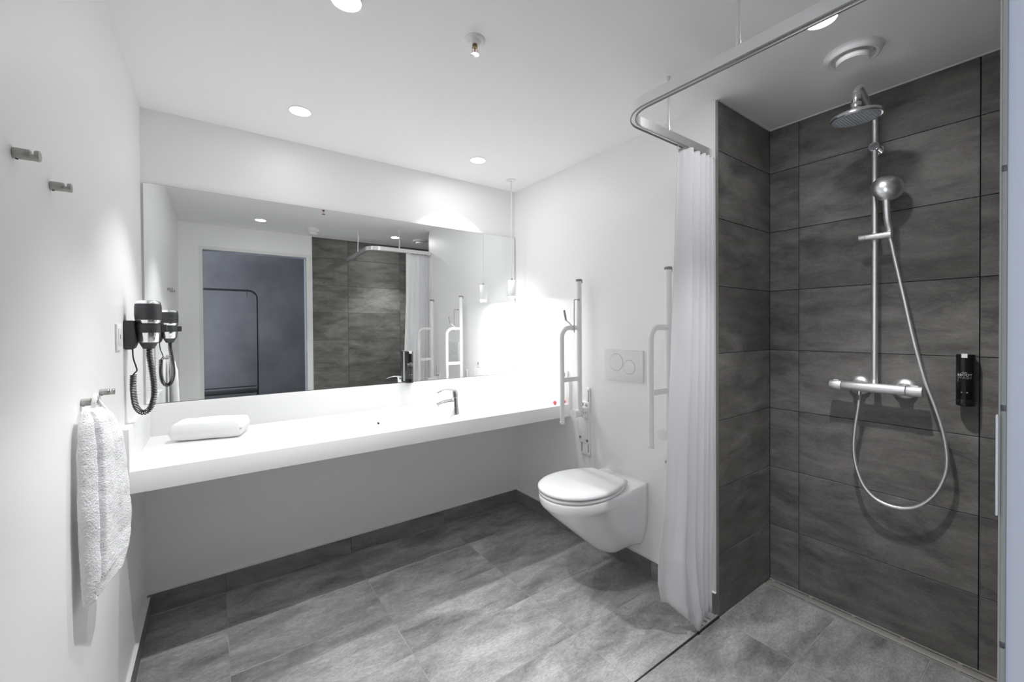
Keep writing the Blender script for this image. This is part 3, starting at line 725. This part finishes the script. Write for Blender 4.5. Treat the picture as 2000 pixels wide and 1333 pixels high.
# ================================================================== GRAB BARS
def grab_bar(yc, label):
    t = thing('grab_bar', label, 'grab bar', (W, yc, 0.78), 'fold-up grab bars beside the toilet')
    X1, X2 = 1.994, 1.858; r = 0.0165
    b = B(); b.tube([(X1, yc, 0.775), (X1, yc, 1.562)], r, 20); obj('main_tube', b, WPOW, t)
    b = B(); b.tube(fillet([(X1-0.006, yc, 1.288), (X2, yc, 1.288), (X2, yc, 0.752)], 0.055, 10), 0.0135, 16); obj('loop_tube', b, WPOW, t)
    b = B(); b.cyl((X2, yc, 0.738), (X2, yc, 0.754), 0.0146, 16, bev=0.002); obj('end_sleeve', b, WPLAS, t)
    b = B(); b.rings([[Vector((xx, yy, zz)) for yy, zz in ((yc-0.006, 0.976), (yc+0.006, 0.976), (yc+0.006, 1.002), (yc-0.006, 1.002))] for xx in (X2+0.004, X1-0.004)], smooth=False)
    obj('crossbar', b, WPOW, t)
    b = B(); b.cyl((X1, yc, 1.560), (X1, yc, 1.574), 0.0180, 20, bev=0.002); b.box((X1+0.004, yc-0.010, 1.55), (X1+0.022, yc+0.010, 1.571), 0.003); obj('end_cap', b, GCAP, t, label='grey plastic end cap')
    # hinge
    b = B(); b.cyl((1.950, yc, 0.785), (2.012, yc, 0.785), 0.0225, 24, bev=0.002); b.lathe([(0.0265, 0), (0.027, 0.004), (0.0245, 0.010)], (1.943, yc, 0.785), (1, 0, 0), 24); obj('hinge_barrel', b, WPOW, t)
    b = B(); b.box((2.004, yc-0.024, 0.758), (W-0.012, yc+0.022, 0.815), 0.005); obj('hinge_block', b, WPOW, t)
    b = B()
    for dy in (-0.010, 0.002): b.cyl((2.018+dy*1.2, yc-0.0235, 0.787), (2.018+dy*1.2, yc-0.0250, 0.787), 0.0035, 10)
    obj('hinge_screw', b, GCAP, t)
    # wall plate: carrier and rail
    yp = yc+0.022
    b = B(); b.box((W-0.014, yp-0.048, 0.592), (W, yp+0.042, 0.845), 0.006, seg=3); obj('wall_plate', b, WPOW, t)
    b = B(); b.box((W-0.010, yp-0.052, 0.822), (W, yp-0.022, 0.930), 0.006, seg=3); obj('guide_rail', b, WPOW, t)
    b = B(); b.box((W-0.008, yp-0.048, 0.520), (W, yp+0.030, 0.60), 0.006, seg=3); obj('guide_rail', b, WPOW, t)
    b = B(); b.box((W-0.0108, yp-0.041, 0.845), (W-0.0095, yp-0.035, 0.915)); 
    obj('guide_slot', b, GCAP, t)
    for yy in (yp-0.036, yp+0.018): b = B(); b.box((W-0.0088, yy-0.003, 0.540), (W-0.0075, yy+0.003, 0.592)); obj('guide_slot', b, GCAP, t)
    for yy, zz, rr_ in ((yp+0.006, 0.828, 0.010), (yp-0.026, 0.824, 0.009), (yp+0.026, 0.625, 0.008), (yp-0.032, 0.612, 0.008)): b = B(); b.cyl((W-0.0165, yy, zz), (W-0.012, yy, zz), rr_, 14); obj('plate_screw', b, STEEL, t)
    for yy in (yp-0.036, yp+0.018): b = B(); b.cyl((W-0.014, yy, 0.532), (W-0.006, yy, 0.532), 0.008, 14); obj('end_stop', b, WPLAS, t)
    return t
grab_bar(-0.738, 'white fold-up grab bar between counter and toilet, raised')
grab_bar(-1.338, 'white fold-up grab bar between toilet and shower curtain, raised')
# toilet paper holder on left bar
t = thing('paper_holder', 'slim grey toilet roll holder clamped on the grab bar by the counter', 'toilet roll holder', (1.935, -0.738, 1.285))
b = B(); b.tube(fillet([(1.975, -0.755, 1.452), (1.938, -0.755, 1.452), (1.938, -0.755, 1.262)], 0.01, 5), 0.0028, 8); b.cyl((1.972, -0.755, 1.452), (1.982, -0.755, 1.452), 0.0055, 10); obj('wire_arm', b, STEEL, t)
b = B(); b.cyl((1.930, -0.738, 1.288), (1.946, -0.738, 1.288), 0.0155, 16, bev=0.002); obj('clamp', b, WPLAS, t)
b = B(); b.cyl((1.893, -0.735, 1.330), (1.879, -0.735, 1.390), 0.0065, 12, bev=0.001); obj('spindle', b, STEEL, t)
b = B(); b.tube([(1.934, -0.738, 1.300), (1.915, -0.736, 1.318), (1.893, -0.735, 1.332)], 0.004, 8); obj('spring_arm', b, WPLAS, t)
# emergency pull cord
t = thing('alarm_pull_cord', 'red double-knob emergency alarm cord below a small white switch by the counter end', 'alarm cord', (W, -0.545, 0.985))
b = B(); b.box((W-0.009, -0.575, 0.958), (W, -0.515, 1.018), 0.002); obj('switch_plate', b, WPLAS, t)
b = B(); b.box((W-0.0102, -0.549, 0.980), (W-0.0088, -0.541, 1.002)); obj('slot', b, DGREY, t)
b = B(); b.tube(curve_pts([(W-0.0095, -0.545, 0.966), (W-0.028, -0.549, 0.962), (W-0.036, -0.558, 0.93), (W-0.042, -0.572, 0.87), (W-0.046, -0.58, 0.833)], 6), 0.001, 6)
b.tube(curve_pts([(W-0.046, -0.58, 0.828), (W-0.07, -0.575, 0.824), (W-0.087, -0.56, 0.8215)], 6), 0.001, 6); obj('cord', b, WPLAS, t)
for p in ((W-0.046, -0.58, 0.827), (W-0.097, -0.552, 0.8225)):
    b = B(); b.lathe([(0.0001, -0.0125), (0.007, -0.010), (0.0115, -0.004), (0.0125, 0.0), (0.0115, 0.004), (0.007, 0.010), (0.0001, 0.0125)], p, (1, 0.3, 0.2), 20); obj('knob', b, RED, t)
# ================================================================== TOILET
def toilet():
    YC = -1.02
    t = thing('wall_hung_toilet', 'white wall-hung toilet with closed lid between two grab bars', 'toilet', (W, YC, 0.13))
    def outline(tip, w, wb, xw, z, n=28, p=2.2, back=W, e=2.0):
        """closed outline: back edge at x=back half width wb, widest w at xw, rounded tip"""
        R = []
        for k in range(n+1):   # from +Y side around the tip to -Y side
            a = PI/2-PI*k/n; c, s = math.cos(a), math.sin(a)
            R.append(Vector((xw-(xw-tip)*abs(c)**(2/p), YC+w*math.copysign(abs(s)**(2/p), s), z)))
        m = 14; L = []
        for k in range(1, m+1):
            q = k/m; sm = q**e; L.append(Vector((xw+(back-xw)*q, YC-(w+(wb-w)*sm), z)))
        for k in range(m, 0, -1):
            q = k/m; sm = q**e; L.append(Vector((xw+(back-xw)*q, YC+(w+(wb-w)*sm), z)))
        return R+L
    S = [(0.482, 1.512, 0.168, 0.142, 1.72, 2.1), (0.480, 1.505, 0.175, 0.147, 1.72, 2.1), (0.470, 1.502, 0.178, 0.150, 1.72, 2.1), (0.442, 1.506, 0.176, 0.151, 1.72, 2.1), (0.432, 1.512, 0.172, 0.151, 1.725, 2.1),
         (0.422, 1.522, 0.164, 0.151, 1.73, 2.1), (0.40, 1.542, 0.152, 0.151, 1.74, 2.1), (0.365, 1.580, 0.136, 0.151, 1.76, 2.1), (0.32, 1.632, 0.120, 0.150, 1.79, 2.1), (0.27, 1.690, 0.107, 0.146, 1.83, 2.1), (0.22, 1.748, 0.098, 0.137, 1.87, 2.1),
         (0.18, 1.794, 0.092, 0.124, 1.89, 2.1), (0.155, 1.824, 0.086, 0.110, 1.90, 2.2), (0.142, 1.848, 0.078, 0.096, 1.91, 2.2), (0.136, 1.88, 0.062, 0.080, 1.93, 2.2)]
    b = B(); b.rings([outline(tip, w, wb, xw, z, p=p, e=2.0 if z > 0.43 else 3.2) for z, tip, w, wb, xw, p in S]); obj('bowl', b, CERAM, t, auto=False)
    # seat and lid
    b = B(); bk = 1.93
    b.rings([outline(1.508, 0.172, 0.108, 1.72, 0.4835, back=bk, p=2.1), outline(1.502, 0.178, 0.112, 1.72, 0.487, back=bk, p=2.1), outline(1.502, 0.178, 0.112, 1.72, 0.497, back=bk, p=2.1), outline(1.508, 0.172, 0.108, 1.72, 0.5, back=bk, p=2.1)])
    obj('seat', b, LIDM, t, auto=False)
    b = B()
    b.rings([outline(1.506, 0.174, 0.108, 1.72, 0.5035, back=bk, p=2.1), outline(1.498, 0.182, 0.115, 1.72, 0.507, back=bk, p=2.1), outline(1.498, 0.182, 0.115, 1.72, 0.516, back=bk, p=2.1), outline(1.504, 0.176, 0.110, 1.72, 0.5215, back=bk-0.004, p=2.1), outline(1.522, 0.158, 0.095, 1.72, 0.5255, back=bk-0.018, p=2.1), outline(1.60, 0.09, 0.06, 1.74, 0.528, back=bk-0.08, p=2.1), outline(1.72, 0.01, 0.008, 1.75, 0.5285, back=1.77, p=2.1)])
    obj('lid', b, LIDM, t, auto=False)
    for s in (-1, 1):
        b = B(); b.cyl((1.945, YC+s*0.085-0.02, 0.497), (1.945, YC+s*0.085+0.02, 0.497), 0.012, 16, bev=0.002); b.cyl((1.945, YC+s*0.085, 0.481), (1.945, YC+s*0.085, 0.495), 0.012, 14); obj('hinge', b, LIDM, t)
    for s in (-1, 1): b = B(); b.cyl((1.975, YC+s*0.100, 0.385), (1.975, YC+s*0.122, 0.385), 0.006, 12); obj('fixing_cap', b, GCAP, t)
toilet()
# flush plate
t = thing('flush_plate', 'white dual flush plate with two round buttons above the toilet', 'flush plate', (W, -1.018, 1.08))
b = B(); b.box((W-0.014, -1.149, 0.996), (W, -0.888, 1.166), 0.003); obj('plate', b, WPLAS, t)
for yy, zz, rr_ in ((-0.974, 1.097, 0.046), (-1.063, 1.075, 0.037)):
    b = B(); b.use(GCAP).lathe([(rr_+0.0014, 0), (rr_+0.0014, 0.0006), (rr_-0.0008, 0.0006)], (W-0.0138, yy, zz), (-1, 0, 0), 48)
    b.use(WPLAS).lathe([(rr_, 0.0), (rr_, 0.0011), (rr_-0.003, 0.0018), (0.0001, 0.0024)], (W-0.0140, yy, zz), (-1, 0, 0), 48); obj('button', b, None, t)
# ================================================================== SHOWER
def shower():
    t = thing('shower_set', 'chrome overhead shower with riser pipe, round rain head and bar mixer on dark tiles', 'shower', (SW, -1.98, 1.025)); t['kind'] = 'thing'
    ht = thing('hand_shower', 'chrome hand shower in the slider holder with its long looping hose', 'hand shower', (2.488, -2.034, 1.66)); ht['kind'] = 'thing'
    RX, RY = 2.512, -1.980
    # riser and gooseneck
    b = B()
    b.tube(fillet([(RX, RY, 1.035), (RX, RY, 2.165), (2.315, RY, 2.228), (2.272, RY, 2.195), (2.272, RY, 2.135)], [0.03, 0.02, 0.02], 6), 0.0108, 18); obj('riser_pipe', b, SATIN, t)
    b = B(); b.cyl((2.272, RY, 2.150), (2.272, RY, 2.190), 0.0145, 18, bev=0.002); b.cyl((2.272, RY, 2.125), (2.272, RY, 2.152), 0.0175, 18, bev=0.002); obj('swivel_nut', b, CHROME, t)
    hb = Vector((2.272, RY, 2.103)); ax = Vector((0.05, 0.0, -1)).normalized()
    R = 0.083
    b = B(); b.lathe([(0.016, -0.030), (0.020, -0.020), (0.030, -0.013), (R*0.75, -0.007), (R*0.97, -0.002), (R, 0.004), (R, 0.010), (R*0.96, 0.013), (R*0.90, 0.012)], hb, ax, 48); hd = obj('rain_head', b, CHROME, t)
    b = B(); b.lathe([(R*0.89, 0.010), (R*0.89, 0.0135), (0.0001, 0.0135)], hb, ax, 48); obj('spray_face', b, mat('spray_face', (0.42, 0.46, 0.50), 0.45), hd)
    b = B()
    q = Vector((0, 0, 1)).rotation_difference(ax)
    for i in range(-6, 7):
        for j in range(-6, 7):
            xx, yy = (i+0.5*(j % 2))*0.0105, j*0.0092
            if math.hypot(xx, yy) > R*0.80: continue
            p = hb+q @ Vector((xx, yy, 0.0133)); b.lathe([(0.0022, 0), (0.0014, 0.0022)], p, ax, 6)
    obj('nozzles', b, mat('nozzle_rubber', (0.62, 0.65, 0.68), 0.5), hd)
    # wall bracket
    b = B(); b.cyl((RX-0.016, RY, 2.040), (SW, RY, 2.040), 0.0085, 16); b.cyl((RX-0.020, RY, 2.040), (RX-0.010, RY, 2.040), 0.0185, 24, bev=0.002); b.cyl((SW-0.006, RY, 2.040), (SW, RY, 2.040), 0.020, 20, bev=0.002); obj('wall_bracket', b, CHROME, t)
    # slider
    b = B(); b.cyl((RX-0.034, -1.936, 1.660), (RX-0.034, -2.042, 1.660), 0.0135, 20, bev=0.001); b.cyl((RX-0.030, RY, 1.660), (RX, RY, 1.660), 0.009, 14); b.cyl((RX, RY, 1.642), (RX, RY, 1.678), 0.014, 16); obj('slider', b, SATIN, t)
    b = B()
    b.cyl((RX-0.034, -1.958, 1.66), (RX-0.034, -1.9592, 1.66), 0.0138, 20)
    obj('slider_groove', b, GCAP, t)
    # hand shower
    h0 = Vector((2.488, -2.034, 1.655)); h1 = Vector((2.462, -2.028, 1.800))
    b = B(); cp = curve_pts([h0+Vector((0, 0, 0.006)), h0+Vector((-0.002, 0.001, 0.03)), h0.lerp(h1, 0.5)+Vector((-0.003, 0.002, 0)), h1, h1+Vector((-0.004, 0.002, 0.028))], 6)
    b.tube(cp, lambda q: 0.0105+0.002*q, 16)
    obj('handle', b, SATIN, ht)
    c = Vector((2.462, -2.036, 1.850)); nz = Vector((0.78, 0.55, -0.22)).normalized()
    b = B(); b.lathe([(0.0001, -0.030), (0.016, -0.029), (0.035, -0.021), (0.048, -0.008), (0.054, 0.006), (0.055, 0.014), (0.052, 0.019)], c, nz, 40); hs = obj('shower_head', b, mat('soft_chrome', (0.95, 0.95, 0.95), 0.3, 1.0), ht)
    b = B(); b.lathe([(0.052, 0.017), (0.051, 0.021), (0.0001, 0.022)], c, nz, 40); obj('spray_plate', b, DGREY, hs)
    pl = c-nz*0.0265
    b = B(); b.box((-0.0085, -0.0045, -0.001), (0.0085, 0.0045, 0.004), 0.002)
    mt = (Vector((0, 0, 1)).rotation_difference(-nz)).to_matrix().to_4x4(); mt.translation = pl+Vector((0, 0, 0.016))*1.0+nz*0.0015
    b.xform(mt); obj('badge', b, GCAP, hs)
    # mixer
    MX, MZ = 2.500, 1.026
    b = B(); b.cyl((MX, -1.872, MZ), (MX, -2.082, MZ), 0.0205, 28, bev=0.001); b.cyl((MX-0.0, RY, MZ), (RX, RY, MZ+0.03), 0.012, 16); obj('mixer_body', b, SATIN, t)
    for y0, y1, nm_ in ((-1.826, -1.870, 'flow_handle'), (-2.084, -2.132, 'temperature_handle')):
        b = B(); b.cyl((MX, y0, MZ), (MX, y1, MZ), 0.0215, 28, bev=0.002)
        b.box((MX-0.006, min(y0, y1)+0.012, MZ+0.020), (MX+0.006, max(y0, y1)-0.012, MZ+0.0245), 0.0015); hh = obj(nm_, b, SATIN, t)
    for yy in (-1.918, -2.068):
        b = B(); b.lathe([(0.042, 0), (0.0415, 0.006), (0.038, 0.014), (0.026, 0.020), (0.016, 0.05)], (SW, yy, MZ), (-1, 0, 0), 32); obj('wall_union', b, SATIN, t)
    b = B(); b.cyl((MX, -1.932, MZ-0.040), (MX, -1.932, MZ-0.015), 0.0075, 14); b.cyl((MX, -1.932, MZ-0.056), (MX, -1.932, MZ-0.034), 0.0095, 8); obj('outlet_nut', b, CHROME, t)
    # hose
    pts = [(MX, -1.932, 0.975), (2.503, -1.927, 0.93), (2.508, -1.916, 0.85), (2.510, -1.910, 0.76), (2.510, -1.918, 0.68), (2.510, -1.945, 0.60), (2.510, -1.990, 0.553), (2.510, -2.050, 0.541), (2.510, -2.110, 0.563), (2.510, -2.160, 0.622), (2.510, -2.190, 0.70), (2.508, -2.199, 0.775), (2.505, -2.190, 0.87), (2.498, -2.168, 0.97), (2.492, -2.138, 1.08), (2.490, -2.105, 1.24), (2.489, -2.076, 1.41), (2.488, -2.050, 1.56), (2.488, -2.036, 1.645)]
    b = B(); b.tube(curve_pts(pts, 10), 0.0068, 14); obj('hose', b, SATIN, ht)
shower()
